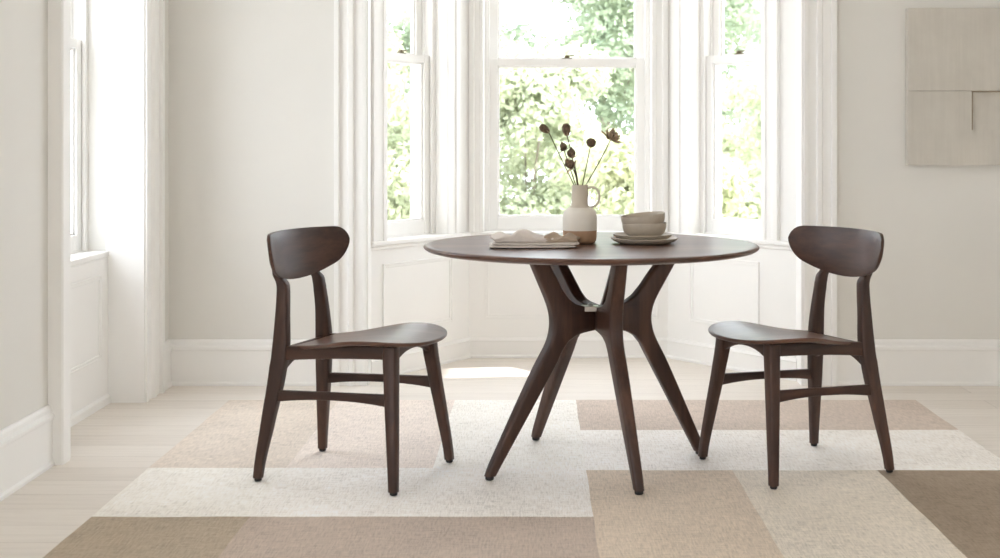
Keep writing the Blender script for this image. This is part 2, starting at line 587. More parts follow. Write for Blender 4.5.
# bay window architraves
for nm, side in (('wall_bay_left', 'left angled'), ('wall_bay_back', 'middle'), ('wall_bay_right', 'right angled')):
    p0, d, n, L, h0, h1 = BAY[nm]
    P2 = [(0, 0), (0, 0.020), (0.04, 0.020), (0.05, 0.013), (0.10, 0.013), (0.105, 0.018), (0.14, 0.018), (0.145, 0.008), (0.145, 0)]
    for s, sg, w, lab in ((h0, 1, min(0.10, h0 - 0.004), 'left'), (h1, -1, min(0.10, L - h1 - 0.004), 'right')):
        o = p0 + d * (s - sg * w)
        casing(o, d * sg, -n, SILL, 2.5, 'white architrave on the %s side of the %s bay window' % (lab, side), prof=P2, width=w)

# panel mouldings below the sills
def panel(p0, d, n, s0, s1, z0, z1, label):
    TRIM_N[0] += 1
    T = L2W(Vector(p0), Vector(d), Vector(n))
    bm = bmesh.new()
    for off, w, h in ((0.0, 0.009, 0.007), (0.009, 0.012, 0.004)):
        a, b, c, e = s0 + off, s1 - off, z0 + off, z1 - off
        box(bm, a, a + w, -h, 0.002, c, e, T); box(bm, b - w, b, -h, 0.002, c, e, T)
        box(bm, a + w, b - w, -h, 0.002, c, c + w, T); box(bm, a + w, b - w, -h, 0.002, e - w, e, T)
    return struct('trim_%d' % TRIM_N[0], bm, M['trim'], label, 'trim', 20, 0.002)
for nm, side in (('wall_bay_left', 'left angled'), ('wall_bay_back', 'middle'), ('wall_bay_right', 'right angled')):
    p0, d, n, L, h0, h1 = BAY[nm]
    pa, pb = {'left angled': (0.09, 0.62), 'middle': (0.08, L - 0.05), 'right angled': (0.152, 0.60)}[side]
    panel(p0, d, n, pa, pb, 0.20, 0.53, 'white panel moulding under the %s bay window' % side)
TRIM_N[0] += 1
bm = bmesh.new(); box(bm, XL - 0.152, XL - 0.142, LW0 + 0.008, LW1 - 0.008, 0, SILL - 0.03)
struct('trim_%d' % TRIM_N[0], bm, M['trim'], 'flat white board under the left window sill', 'trim')
panel((XL - 0.142, YR), (0, 1), (-1, 0), LW0 - YR + 0.07, LW1 - YR - 0.10, 0.20, 0.55, 'thin white panel moulding on the board under the left window')

# baseboards
BB = [(0, 0), (0.024, 0), (0.024, 0.012), (0.017, 0.018), (0.017, 0.158), (0.024, 0.162), (0.024, 0.174), (0.013, 0.182), (0.013, 0.196), (0.007, 0.205), (0, 0.207)]
BBS = [(0, 0), (0.018, 0), (0.018, 0.010), (0.012, 0.016), (0.012, 0.085), (0.016, 0.088), (0.008, 0.1), (0, 0.102)]
def baseboard(name, segs, label, prof=BB):
    bm = bmesh.new()
    for p0, p1, n in segs:
        p0, p1, n = Vector(p0), Vector(p1), Vector(n)
        d = (p1 - p0)
        def place(p, q, w):
            c = p0 + d * w + n * p
            return Vector((c.x, c.y, q))
        prism(bm, prof, 0, 1, place)
    return struct(name, bm, M['trim'], label, 'baseboard', 20, 0.001)
baseboard('baseboard_left', [((XL, YR), (XL, LW0 - 0.085), (1, 0)), ((XL, LW1 + 0.22), (XL, YB), (1, 0))], 'tall white moulded baseboard along the left wall')
baseboard('baseboard_back', [((XL, YB), (BL0.x - 0.145, YB), (0, -1)), ((BR0.x + 0.15, YB), (XR, YB), (0, -1))], 'tall white moulded baseboard along the back wall')
baseboard('baseboard_right', [((XR, YR), (XR, YB), (-1, 0))], 'tall white moulded baseboard along the right wall')
baseboard('baseboard_rear', [((XL, YR), (XR, YR), (0, 1))], 'tall white moulded baseboard along the rear wall')
sg = [(BAY[k][0], BAY[k][0] + BAY[k][1] * BAY[k][3], -BAY[k][2]) for k in BAY]
baseboard('baseboard_bay', sg, 'low white baseboard round the window bay', BBS)
baseboard('baseboard_recess', [((XL - 0.142, LW0), (XL - 0.142, LW1), (1, 0))], 'low white baseboard under the left window', [(0, 0), (0.012, 0), (0.012, 0.03), (0, 0.04)])

# ------------------------------------------------------------------ rug
def rug():
    cols = {
        'cream': srgb(250, 244, 237), 'ivory': srgb(250, 245, 237), 'blush': srgb(226, 214, 202), 'pale': srgb(236, 224, 215),
        'rose': srgb(209, 194, 182), 'tan': srgb(217, 201, 183), 'sand': srgb(228, 218, 204), 'camel': srgb(186, 171, 152),
        'taupe': srgb(196, 180, 167), 'umber': srgb(161, 145, 128)}
    names = list(cols)
    q = 0.995
    x0, x1, ya, yb = -1.31, 1.61, 2.3, 5.45
    cells = [  # xa, xb, ya, yb, colour
        (x0, -0.845, 4.32, yb, 'blush'), (-0.845, -0.35, 4.32, yb, 'pale'), (-0.35, 0.165, 4.32, yb, 'ivory'),
        (0.165, x1, 4.886, yb, 'rose'), (0.165, x1, 4.29, 4.886, 'cream'),
        (x0, -0.845, 3.76, 4.32, 'ivory'), (-0.845, 0.165, 3.76, 4.32, 'cream'),
        (x0, -0.845, ya, 3.76, 'camel'), (-0.845, 0.165, ya, 3.76, 'taupe'),
        (0.165, 0.655, ya, 4.29, 'tan'), (0.655, 1.14, ya, 4.29, 'sand'), (1.14, x1, ya, 4.29, 'umber')]
    bm = bmesh.new()
    t = 0.008
    for xa, xb, a, b, c in cells:
        xa, xb, a, b = xa * q, xb * q, a * q, b * q
        n0 = len(bm.faces)
        g = 0.0016
        nx, ny = max(2, int((xb - xa) / 0.06)), max(2, int((b - a) / 0.06))
        grid = [[None] * (ny + 1) for _ in range(nx + 1)]
        for i in range(nx + 1):
            for j in range(ny + 1):
                x, y = lerp(xa, xb, i / nx), lerp(a, b, j / ny)
                z = t + 0.0014 * noise.noise(Vector((x * 3, y * 3, 0)))
                if i in (0, nx) or j in (0, ny): z -= 0.0022
                x += 0.003 * noise.noise(Vector((y * 5, x * 0.2, 3)))
                y += 0.003 * noise.noise(Vector((x * 5, y * 0.2, 9)))
                grid[i][j] = bm.verts.new((x, y, z))
        bm.faces.ensure_lookup_table()
        for i in range(nx):
            for j in range(ny):
                f = bm.faces.new((grid[i][j], grid[i + 1][j], grid[i + 1][j + 1], grid[i][j + 1]))
                f.material_index = names.index(c)
        # skirt down to the floor
        edge = [grid[i][0] for i in range(nx + 1)] + [grid[nx][j] for j in range(1, ny + 1)] + \
               [grid[i][ny] for i in range(nx - 1, -1, -1)] + [grid[0][j] for j in range(ny - 1, 0, -1)]
        low = [bm.verts.new((v.co.x, v.co.y, 0.0005)) for v in edge]
        for k in range(len(edge)):
            f = bm.faces.new((edge[k], low[k], low[(k + 1) % len(edge)], edge[(k + 1) % len(edge)]))
            f.material_index = names.index(c)
    o = obj('patchwork_rug', bm, [weave('rug_' + n, cols[n]) for n in names], None, 40)
    tag(o, 'large flat-woven patchwork rug in cream, beige and brown rectangles on the floor', 'rug')
rug()
RZ = 0.0096

# ------------------------------------------------------------------ chairs
def leg_loft(st, r=0.007):
    """stations (x, y, z, half x, half y)"""
    bm = bmesh.new()
    pts = []
    # resample smoothly
    for i in range(len(st) - 1):
        for k in range(5):
            t = k / 5
            p_1 = st[max(i - 1, 0)]; p0 = st[i]; p1 = st[i + 1]; p2 = st[min(i + 2, len(st) - 1)]
            def cr(j):
                a, b, c, d = p_1[j], p0[j], p1[j], p2[j]
                return 0.5 * (2 * b + (c - a) * t + (2 * a - 5 * b + 4 * c - d) * t * t + (3 * b - a - 3 * c + d) * t ** 3)
            pts.append([lerp(p0[j], p1[j], t) if j == 2 else cr(j) for j in range(5)])
    pts.append(list(st[-1]))
    loft(bm, [rr((x, y, z), (1, 0, 0), (0, 1, 0), hx, hy, r) for x, y, z, hx, hy in pts])
    return bm

def bar(p0, p1, side, h0, hm, h1, thick, arch=0.0, n=14, drop0=0.0):
    """rail between p0 and p1 (centre of its top edge): heights h0, hm, h1; the underside arches"""
    p0, p1, side = Vector(p0), Vector(p1), Vector(side).normalized()
    bm = bmesh.new()
    rings = []
    for i in range(n + 1):
        t = i / n
        e = abs(2 * t - 1) ** 2.2
        h = lerp(hm, h0 if t < 0.5 else h1, e)
        p = p0.lerp(p1, t)
        c = p - Vector((0, 0, h / 2))
        rings.append(rr(c, side, (0, 0, 1), thick / 2, h / 2, 0.005))
    loft(bm, rings)
    return bm

def make_chair(label):
    t = thing('dining_chair', label, 'chair')
    # seat: thin dished shell, wide and rounded at the front
    bm = bmesh.new()
    xa, xb = -0.150, 0.292
    def half_outline():
        pts = []
        for k in range(9): pts.append((xa - 0.004 * (1 - (k / 8) ** 2), 0.128 * k / 8))
        for k in range(1, 7):
            a = PI / 2 * k / 6
            pts.append((xa + 0.022 * (1 - math.cos(a)), 0.128 + 0.024 * math.sin(a)))
        for k in range(1, 15):
            x = lerp(xa + 0.022, 0.10, k / 14)
            pts.append((x, lerp(0.152, 0.226, sstep(-0.16, 0.10, x))))
        for k in range(1, 25):
            a = PI / 2 * k / 24
            ca, sa = math.cos(a), math.sin(a)
            pts.append((0.10 + (xb - 0.10) * sa ** (2 / 2.35), 0.226 * ca ** (2 / 2.5)))
        return pts
    ho = half_outline()
    outline = ho + [(x, -y) for x, y in reversed(ho[1:-1])]
    def zt(x, y):
        v = abs(y) / 0.226
        z = lerp(0.428, 0.458, sstep(-0.18, 0.15, x))
        z += (0.006 + 0.007 * sstep(-0.12, 0.10, x)) * v * v
        z -= 0.004 * sstep(0.17, 0.29, x)
        return z
    cx0 = 0.07
    def ring(k, dz, inset=0.0):
        out = []
        for x, y in outline:
            q = k * (1 - inset)
            px_, py_ = cx0 + (x - cx0) * q, y * q
            out.append((px_, py_, zt(px_, py_) - dz))
        return out
    rings = [ring(k, 0.0155, 0.03) for k in (0.03, 0.25, 0.5, 0.75, 0.9)] + [ring(1.0, 0.0125, 0.022), ring(1.0, 0.0085, 0.004), ring(1.0, 0.0040), ring(1.0, 0.0012, 0.003)]
    rings += [ring(k, 0.0) for k in (0.985, 0.96, 0.9, 0.8, 0.65, 0.5, 0.35, 0.2, 0.03)]
    loft(bm, rings)
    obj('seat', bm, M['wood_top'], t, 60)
    # backrest: bent panel, flat top, half-moon underside
    bm = bmesh.new()
    U, RAD = 0.276, 0.52
    nu, nz = 44, 10
    fr, bk = [], []
    for i in range(nu + 1):
        u = math.sin((i / nu * 2 - 1) * PI / 2) * U
        a = abs(u)
        q = a / U
        zt_ = 0.797 - 0.004 * q * q
        rc = 0.055
        if a > U - rc:
            zt_ -= 0.048 * (1 - math.sqrt(max(0, 1 - ((a - U + rc) / rc) ** 2)))
        zb_ = 0.632 + 0.070 * q ** 2.1
        if q > 0.74:
            zb_ += 0.050 * (1 - math.sqrt(max(0, 1 - ((q - 0.74) / 0.26) ** 2)))
        ang = u / RAD
        rf, rb = [], []
        for k in range(nz + 1):
            w = k / nz
            z = lerp(zb_, zt_, w)
            tilt = -0.15 * (z - 0.64)
            e = max((2 * w - 1) ** 8, q ** 14)
            th = lerp(0.0085, 0.005, min(1, e))
            cx = -0.224 + RAD + tilt
            for row, rad in ((rf, RAD - th), (rb, RAD + th)):
                row.append(bm.verts.new((cx - rad * math.cos(ang), rad * math.sin(ang), z)))
        fr.append(rf); bk.append(rb)
    for i in range(nu):
        for k in range(nz):
            bm.faces.new((fr[i][k], fr[i + 1][k], fr[i + 1][k + 1], fr[i][k + 1]))
            bm.faces.new((bk[i][k], bk[i][k + 1], bk[i + 1][k + 1], bk[i + 1][k]))
        bm.faces.new((fr[i][0], bk[i][0], bk[i + 1][0], fr[i + 1][0]))
        bm.faces.new((fr[i][nz], fr[i + 1][nz], bk[i + 1][nz], bk[i][nz]))
    for k in range(nz):
        bm.faces.new((fr[0][k], fr[0][k + 1], bk[0][k + 1], bk[0][k]))
        bm.faces.new((fr[nu][k], bk[nu][k], bk[nu][k + 1], fr[nu][k + 1]))
    obj('backrest', bm, M['wood_y'], t, 50)
    def foot(x, y, r, leg):
        b = bmesh.new()
        lathe(b, [(0, 0), (r * 0.8, 0), (r, 0.002), (r, 0.012), (0, 0.012)], 16, Matrix.Translation((x, y, 0)))
        obj('foot_glide', b, M['black'], leg, 40)
    for s in (-1, 1):
        st = [(-0.245, s * 0.210, 0.010, 0.0145, 0.0135), (-0.224, s * 0.178, 0.20, 0.0215, 0.0165), (-0.206, s * 0.150, 0.36, 0.0265, 0.0180),
              (-0.201, s * 0.140, 0.43, 0.0265, 0.0175), (-0.202, s * 0.131, 0.52, 0.022, 0.0165), (-0.206, s * 0.119, 0.60, 0.0190, 0.0170), (-0.2115, s * 0.1155, 0.629, 0.0180, 0.0165), (-0.2330, s * 0.113, 0.655, 0.0115, 0.016), (-0.242, s * 0.110, 0.72, 0.0095, 0.016), (-0.250, s * 0.109, 0.75, 0.005, 0.014)]
        lg = obj('leg', leg_loft(st), M['wood_z'], t, 40)
        foot(-0.245, s * 0.210, 0.012, lg)
        st = [(0.240, s * 0.215, 0.010, 0.0145, 0.0145), (0.224, s * 0.189, 0.17, 0.0175, 0.0175), (0.206, s * 0.160, 0.33, 0.0205, 0.0200), (0.196, s * 0.143, 0.444, 0.0225, 0.0215)]
        lg = obj('leg', leg_loft(st), M['wood_z'], t, 40)
        foot(0.240, s * 0.215, 0.012, lg)
        obj('side_rail', bar((-0.205, s * 0.142, 0.426), (0.196, s * 0.144, 0.450), (0, 1, 0), 0.048, 0.042, 0.046, 0.022), M['wood_x'], t, 40)
        obj('stretcher', bar((-0.218, s * 0.166, 0.287), (0.212, s * 0.170, 0.300), (0, 1, 0), 0.040, 0.026, 0.042, 0.019), M['wood_x'], t, 40)
    obj('rear_rail', bar((-0.203, -0.14, 0.418), (-0.203, 0.14, 0.418), (1, 0, 0), 0.085, 0.042, 0.085, 0.020), M['wood_y'], t, 40)
    obj('front_rail', bar((0.197, -0.145, 0.446), (0.197, 0.145, 0.446), (1, 0, 0), 0.066, 0.026, 0.066, 0.020), M['wood_y'], t, 40)
    return t

ch = make_chair('dark walnut chair to the left of the round table, facing right')
ch['group'] = 'dining chairs at the round table'
ch.location = (-0.597, 4.238, RZ)
ch.rotation_euler = (0, 0, R(-19.7))
ch2 = copy_tree(ch)
ch2['label'] = 'dark walnut chair to the right of the round table, facing left'
ch2.location = (0.866, 4.312, RZ)
ch2.rotation_euler = (0, 0, R(205))
ch2.scale = (0.96, 0.96, 0.996)

# ------------------------------------------------------------------ table
TZ = 0.755
def make_table():
    cx, cy = 0.182, 4.35
    t = thing('dining_table', 'round dark walnut dining table on a branching sculptural base', 'table', (cx, cy, RZ))
    H = TZ - RZ
    bm = bmesh.new()
    Rr = 0.566
    prof = [(0, H - 0.024), (Rr - 0.10, H - 0.024), (Rr - 0.030, H - 0.0225), (Rr - 0.012, H - 0.018), (Rr - 0.003, H - 0.012), (Rr, H - 0.0075),
            (Rr - 0.0015, H - 0.004), (Rr - 0.005, H - 0.0015), (Rr - 0.012, H - 0.0002), (Rr - 0.03, H), (0, H)]
    lathe(bm, prof, 128)
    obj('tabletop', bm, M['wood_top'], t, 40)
    hx, hy = 0.210 - cx, 0.0                      # hub
    feet = [(-0.153, 4.135, 0.254, 0), (0.316, 3.968, 0.225, 0), (0.568, 4.475, 0.282, 0), (-0.004, 4.685, 0.318, 0)]
    zt = H - 0.0235
    for fx, fy, rt, _ in feet:
        dv = Vector((fx - cx - hx, fy - cy - hy))
        rf = dv.length
        dv.normalize()
        tv = Vector((-dv.y, dv.x))
        wt = 0.029                                  # half width of the upper arm
        def edge_out(z):
            return interp([(0.012, rf + 0.021), (0.225, lerp(0.205, rf + 0.02, 0.5)), (0.36, lerp(0.2, rf + 0.02, 0.19)), (0.42, 0.203), (0.455, 0.191), (0.485, 0.187),
                           (0.515, 0.189), (0.55, lerp(0.186, rt + wt, 0.14)), (zt, rt + wt)], z)
        def edge_in(z):
            return interp([(0.012, rf - 0.019), (0.36, 0.173), (0.40, 0.152), (0.428, 0.128), (0.444, 0.098), (0.452, 0.066), (0.456, 0.03), (0.458, 0.0), (0.532, 0.0), (0.534, 0.03),
                           (0.538, 0.066), (0.547, 0.098), (0.566, 0.126), (0.60, lerp(0.146, rt - wt, 0.10)), (0.64, lerp(0.146, rt - wt, 0.37)), (zt, rt - wt)], z)
        def thick(z):
            return 0.0235 * interp([(0.0, 0.64), (0.3, 0.9), (0.48, 1.0), (0.6, 0.95), (0.75, 0.82)], z)
        dr, tr = Vector((dv.x, dv.y, 0)), Vector((tv.x, tv.y, 0))
        O = Vector((hx, hy, 0))
        bm = bmesh.new()
        rings = []
        zl = [lerp(0.012, 0.40, i / 20) for i in range(20)] + [lerp(0.40, 0.46, i / 20) for i in range(20)] + [lerp(0.46, 0.53, i / 6) for i in range(6)] + \
             [lerp(0.53, 0.60, i / 22) for i in range(22)] + [lerp(0.60, zt, i / 8) for i in range(9)]
        for z in zl:
            so_ = [max(0.012, min(zt, z + e)) for e in (-0.03, -0.015, 0, 0.015, 0.03)]
            si_ = [max(0.012, min(zt, z + e)) for e in (-0.003, -0.0015, 0, 0.0015, 0.003)]
            xo, xi = sum(map(edge_out, so_)) / 5, sum(map(edge_in, si_)) / 5
            rings.append(rr(O + dr * ((xo + xi) / 2) + Vector((0, 0, z)), dr, tr, (xo - xi) / 2, thick(z), 0.011, 4))
        loft(bm, rings)
        lg = obj('leg', bm, M['wood_z'], t, 50)
        b = bmesh.new()
        c = Vector((hx, hy)) + dv * rf
        lathe(b, [(0, 0), (0.012, 0), (0.014, 0.002), (0.014, 0.014), (0, 0.014)], 16, Matrix.Translation((c.x, c.y, 0)))
        obj('foot_glide', b, M['black'], lg, 40)
    # the slimmer brace that rises behind the front leg
    bm = bmesh.new()
    pts = [Vector((hx + 0.014, hy + 0.030, 0.50)), Vector((hx + 0.034, hy + 0.075, 0.545)), Vector((hx + 0.062, hy + 0.13, 0.63)), Vector((hx + 0.090, hy + 0.20, zt))]
    loft(bm, [rr(p, (1, 0, 0), (0, 1, 0), 0.019, 0.024, 0.009) for p in pts])
    obj('brace', bm, M['wood_z'], t, 50)
    bm = bmesh.new()
    lathe(bm, [(0, 0.460), (0.030, 0.460), (0.036, 0.466), (0.036, 0.528), (0.030, 0.534), (0, 0.534)], 24, Matrix.Translation((hx, hy, 0)))
    obj('hub', bm, M['wood_z'], t, 40)
    bm = bmesh.new()
    box(bm, hx - 0.060, hx - 0.004, hy - 0.056, hy - 0.022, 0.5345, 0.5395)
    box(bm, hx - 0.050, hx - 0.010, hy - 0.058, hy - 0.054, 0.522, 0.5395)
    lathe(bm, [(0, 0.5395), (0.009, 0.5395), (0.009, 0.545), (0.006, 0.548), (0, 0.548)], 16, Matrix.Translation((hx - 0.030, hy - 0.038, 0)))
    obj('bracket', bm, M['metal'], t, 40, 0.0015)['label'] = 'small bright metal bracket on top of the hub'
    return t
make_table()

# ------------------------------------------------------------------ jug and dried flowers
JX, JY = 0.1465, 4.374
def make_jug():
    t = thing('ceramic_jug', 'cream ceramic jug with a bare tan foot, holding dried flowers on the table', 'jug', (JX, JY, TZ + 0.0002))
    bm = bmesh.new()
    prof = [(0, 0.002), (0.044, 0.002), (0.046, 0.0), (0.052, 0.003), (0.0565, 0.012), (0.058, 0.030), (0.058, 0.044),
            (0.0585, 0.0455), (0.0585, 0.085), (0.0575, 0.098), (0.053, 0.110), (0.045, 0.117), (0.036, 0.122), (0.0305, 0.127), (0.0288, 0.135),
            (0.0282, 0.165), (0.0285, 0.193), (0.0290, 0.1965), (0.0280, 0.1985), (0.0262, 0.197), (0.0255, 0.19), (0.0252, 0.14), (0.032, 0.12), (0.052, 0.10), (0.053, 0.02), (0, 0.008)]
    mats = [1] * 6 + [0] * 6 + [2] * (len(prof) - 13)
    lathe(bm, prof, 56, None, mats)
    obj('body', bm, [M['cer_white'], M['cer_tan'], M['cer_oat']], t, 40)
    bm = bmesh.new()
    ctrl = [(0.025, 0.187), (0.036, 0.191), (0.050, 0.190), (0.061, 0.182), (0.067, 0.168), (0.067, 0.150), (0.062, 0.135), (0.052, 0.126), (0.040, 0.122), (0.028, 0.122)]
    rings = []
    for (p, u, v) in frame_along([Vector((r, 0, z)) for r, z in ctrl]):
        tdir = u.cross(v)
        side = Vector((0, 1, 0))
        nrm = tdir.cross(side).normalized()
        rings.append(rr(p, nrm, side, 0.0040, 0.0075, 0.0035))
    loft(bm, rings)
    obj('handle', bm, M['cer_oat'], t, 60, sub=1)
    return t
make_jug()

def px(x, y, d):
    return Vector(((x - HX) / F * d, d, CAM_H - (y - HY) / F * d))

def orient(p, axis):
    return Matrix.Translation(p) @ Vector(axis).normalized().to_track_quat('Z', 'Y').to_matrix().to_4x4()

def seed_head(length, rad, tipped=1.0):
    """egg-shaped bristly head with its base at the origin, along +z"""
    bm = bmesh.new()
    n, m = 22, 14
    rows = []
    for i in range(m + 1):
        a = PI * i / m
        r = rad * math.sin(a) ** 0.85 * (1 + 0.14 * math.cos(a) * -tipped)
        z = length * (0.5 - 0.5 * math.cos(a))
        row = []
        for k in range(n):
            b = 2 * PI * k / n
            q = 1 + (0.10 if (k + i) % 2 else -0.04)
            row.append(Vector((r * q * math.cos(b), r * q * math.sin(b), z)))
        rows.append(row)
    return bm, rows, n

def bract(bm, T, L, w, curl, n=6):
    """one curled pointed bract starting at the origin of T, growing along +x and lifting along z"""
    rows = []
    for i in range(n + 1):
        t = i / n
        ww = w * math.sin(PI * (0.12 + 0.86 * t)) + 0.0004
        x = L * t * math.cos(curl * t * 0.8)
        z = L * t * math.sin(curl * t * 0.9)
        rows.append([T @ Vector((x, -ww, z + 0.25 * ww)), T @ Vector((x, 0, z)), T @ Vector((x, ww, z + 0.25 * ww)), T @ Vector((x, 0, z - 0.0012))])
    loft(bm, rows)

def flower(kind, hx, hy, jx, dd, label, size=1.0, bend=0.0, lean=None):
    d1 = JY + dd
    head = px(hx, hy, d1)
    base = Vector((JX + (jx - 579) / F * JY, JY + dd * 0.25, TZ + 0.03))
    neck = Vector((JX + (jx - 579) / F * JY, JY + dd * 0.3, TZ + 0.196))
    t = thing('dried_flower', label, 'dried flower', base, 0, 'dried flowers in the jug')
    ax = (head - neck).normalized()
    if lean: ax = (ax + Vector(lean)).normalized()
    pts = []
    start = Vector((JX * 0.5 + base.x * 0.5, base.y, base.z))
    h0 = head - ax * 0.012 * size
    for i in range(13):
        s = i / 12
        c = neck.lerp(h0, 0.5) + Vector((bend, 0, 0.01))
        p = neck * (1 - s) ** 2 + c * 2 * s * (1 - s) + h0 * s * s
        pts.append(p - base)
    pts = [start - base] + pts
    bm = bmesh.new()
    tube(bm, pts, [0.0018] * 6 + [0.0017] * (len(pts) - 6), 7)
    obj('stem', bm, M['stem'], t, 60)
    o = head - base - ax * 0.013 * size
    T = orient(o, ax)
    if kind in ('teasel', 'ball'):
        L, rad = (0.040, 0.0128) if kind == 'teasel' else (0.032, 0.0165)
        bm, rows, n = seed_head(L * size, rad * size, 1.0 if kind == 'teasel' else 0.2)
        loft(bm, [[T @ p for p in r] for r in rows])
        random.seed(hash((hx, hy)) % 1000 if False else int(hx * 7 + hy))
        for i in range(2, len(rows) - 2):
            for k in range(i % 2, n, 2):
                p = rows[i][k]
                q = Vector((p.x, p.y, (p.z - L * size * 0.5) * 0.6)).normalized()
                e = p + q * 0.0038 * size
                s1 = q.cross(Vector((0, 0, 1))).normalized() * 0.0009
                s2 = q.cross(s1).normalized() * 0.0009
                vs = [bm.verts.new(T @ v) for v in (p + s1, p - s1 * 0.5 + s2, p - s1 * 0.5 - s2, e)]
                for f in ((0, 1, 3), (1, 2, 3), (2, 0, 3)): bm.faces.new([vs[x] for x in f])
        obj('seed_head', bm, M['pod'], t, 30)
        bm = bmesh.new()
        for k in range(6):
            bract(bm, T @ Matrix.Rotation(2 * PI * k / 6, 4, 'Z') @ Matrix.Translation((0.001, 0, -0.001)), 0.015 * size, 0.0022, 1.0)
        obj('bracts', bm, M['petal'], t, 40)
    elif kind == 'pod':
        bm = bmesh.new()
        rows = []
        n = 20
        for r, z in ((0.002, 0), (0.008, 0.003), (0.0115, 0.009), (0.012, 0.015), (0.0095, 0.021), (0.005, 0.026), (0.001, 0.031)):
            rows.append([T @ Vector((r * size * (1 + 0.12 * math.cos(5 * 2 * PI * k / n)) * math.cos(2 * PI * k / n), r * size * (1 + 0.12 * math.cos(5 * 2 * PI * k / n)) * math.sin(2 * PI * k / n), z * size)) for k in range(n)])
        loft(bm, rows)
        obj('seed_head', bm, M['pod'], t, 50)
        bm = bmesh.new()
        for k in range(5):
            bract(bm, T @ Matrix.Rotation(2 * PI * k / 5 + 0.4, 4, 'Z') @ Matrix.Translation((0.002, 0, -0.002)), 0.024 * size, 0.005 * size, (0.9, 0.2, 1.2, -0.3, 0.6)[k])
        obj('bracts', bm, M['petal'] if size > 0.97 else M['pod'], t, 40)
    else:                                             # an open dried bloom
        bm = bmesh.new()
        lathe(bm, [(0, 0), (0.006, 0.001), (0.011, 0.007), (0.0115, 0.013), (0.007, 0.018), (0, 0.019)], 18, T)
        obj('seed_head', bm, M['pod'], t, 50)
        bm = bmesh.new()
        random.seed(3)
        for ring, (nn, L, w, cu, z) in enumerate(((8, 0.030, 0.0065, 0.35, 0.001), (8, 0.027, 0.0065, 1.1, 0.003), (6, 0.022, 0.006, 1.7, 0.006))):
            for k in range(nn):
                bract(bm, T @ Matrix.Translation((0, 0, z)) @ Matrix.Rotation(2 * PI * (k + 0.5 * ring) / nn + random.uniform(-.2, .2), 4, 'Z') @ Matrix.Translation((0.004, 0, 0)),
                      L * size * random.uniform(0.8, 1.1), w * size, cu + random.uniform(-0.5, 0.4))
        obj('petals', bm, M['petal'], t, 40)

flower('teasel', 546.0, 130.0, 573.5, 0.0, 'bristly brown seed head farthest left, on a long slanting stem in the jug', 0.95, -0.006, (-0.9, 0, 0.1))
flower('teasel', 566.5, 131.5, 576.5, 0.03, 'tall upright brown seed head, second from the left in the jug', 1.05, 0.004, (0.1, 0, 0.3))
flower('pod', 563.0, 146.5, 575.0, -0.02, 'pointed brown pod just below the tall upright seed head', 0.95, -0.004)
flower('pod', 571.5, 153.0, 577.5, 0.015, 'dark ragged pod at mid height beside the pointed pod', 1.15, 0.004, (0.15, -0.2, 0))
flower('pod', 569.5, 164.0, 577.0, -0.035, 'lowest dark pod with spread bracts, nearest the jug mouth', 1.25, 0.003, (-0.4, -0.3, 0))
flower('ball', 591.0, 143.5, 581.5, 0.02, 'round greenish brown ball head right of centre in the jug', 0.95, 0.002)
flower('bloom', 613.0, 135.5, 584.5, -0.01, 'open dried bloom with curled petals farthest right in the jug', 1.28, 0.012, (0.1, -0.55, 0.1))

# ------------------------------------------------------------------ bowls and plates
BX, BY = 0.3655, 4.36
def plate(name, rad, z, dx, label):
    bm = bmesh.new()
    h = 0.020
    lathe(bm, [(0, 0), (rad * 0.62, 0), (rad * 0.72, 0.001), (rad * 0.9, 0.008), (rad * 0.985, h - 0.004), (rad, h - 0.001), (rad * 0.99, h), (rad * 0.965, h - 0.002),
               (rad * 0.86, 0.0105), (rad * 0.68, 0.0062), (0, 0.006)], 64)
    o = obj(name, bm, M['cer_grey'], None, 50, loc=(BX + dx, BY, z))
    tag(o, label, 'plate', 'stoneware plates under the bowls')
    return o
plate('stoneware_plate', 0.115, TZ + 0.0003, 0.0, 'lower and wider stoneware plate, lying on the table under the bowls')
plate('stoneware_plate', 0.102, TZ + 0.0125, -0.006, 'upper and smaller stoneware plate, directly under the bowls')
def bowl(z, tilt, dx, label):
    bm = bmesh.new()
    r = 0.0755
    lathe(bm, [(0, 0.004), (0.038, 0.004), (0.040, 0.0), (0.045, 0.001), (0.050, 0.005), (0.062, 0.011), (0.0705, 0.022), (0.0745, 0.036), (r, 0.051), (r * 0.992, 0.0525), (r * 0.965, 0.051),
               (0.071, 0.036), (0.067, 0.025), (0.058, 0.016), (0.040, 0.010), (0, 0.009)], 64)
    o = obj('stoneware_bowl', bm, M['cer_grey'], None, 50, loc=(BX + dx, BY, z))
    o.rotation_euler = tilt
    tag(o, label, 'bowl', 'stacked stoneware bowls')
bowl(TZ + 0.0192, (0, 0, 0), 0.0, 'lower stoneware bowl, standing on the plates')
bowl(TZ + 0.0192 + 0.0275, (0.03, R(-6), 0), 0.0, 'upper stoneware bowl, sitting tilted inside the other')

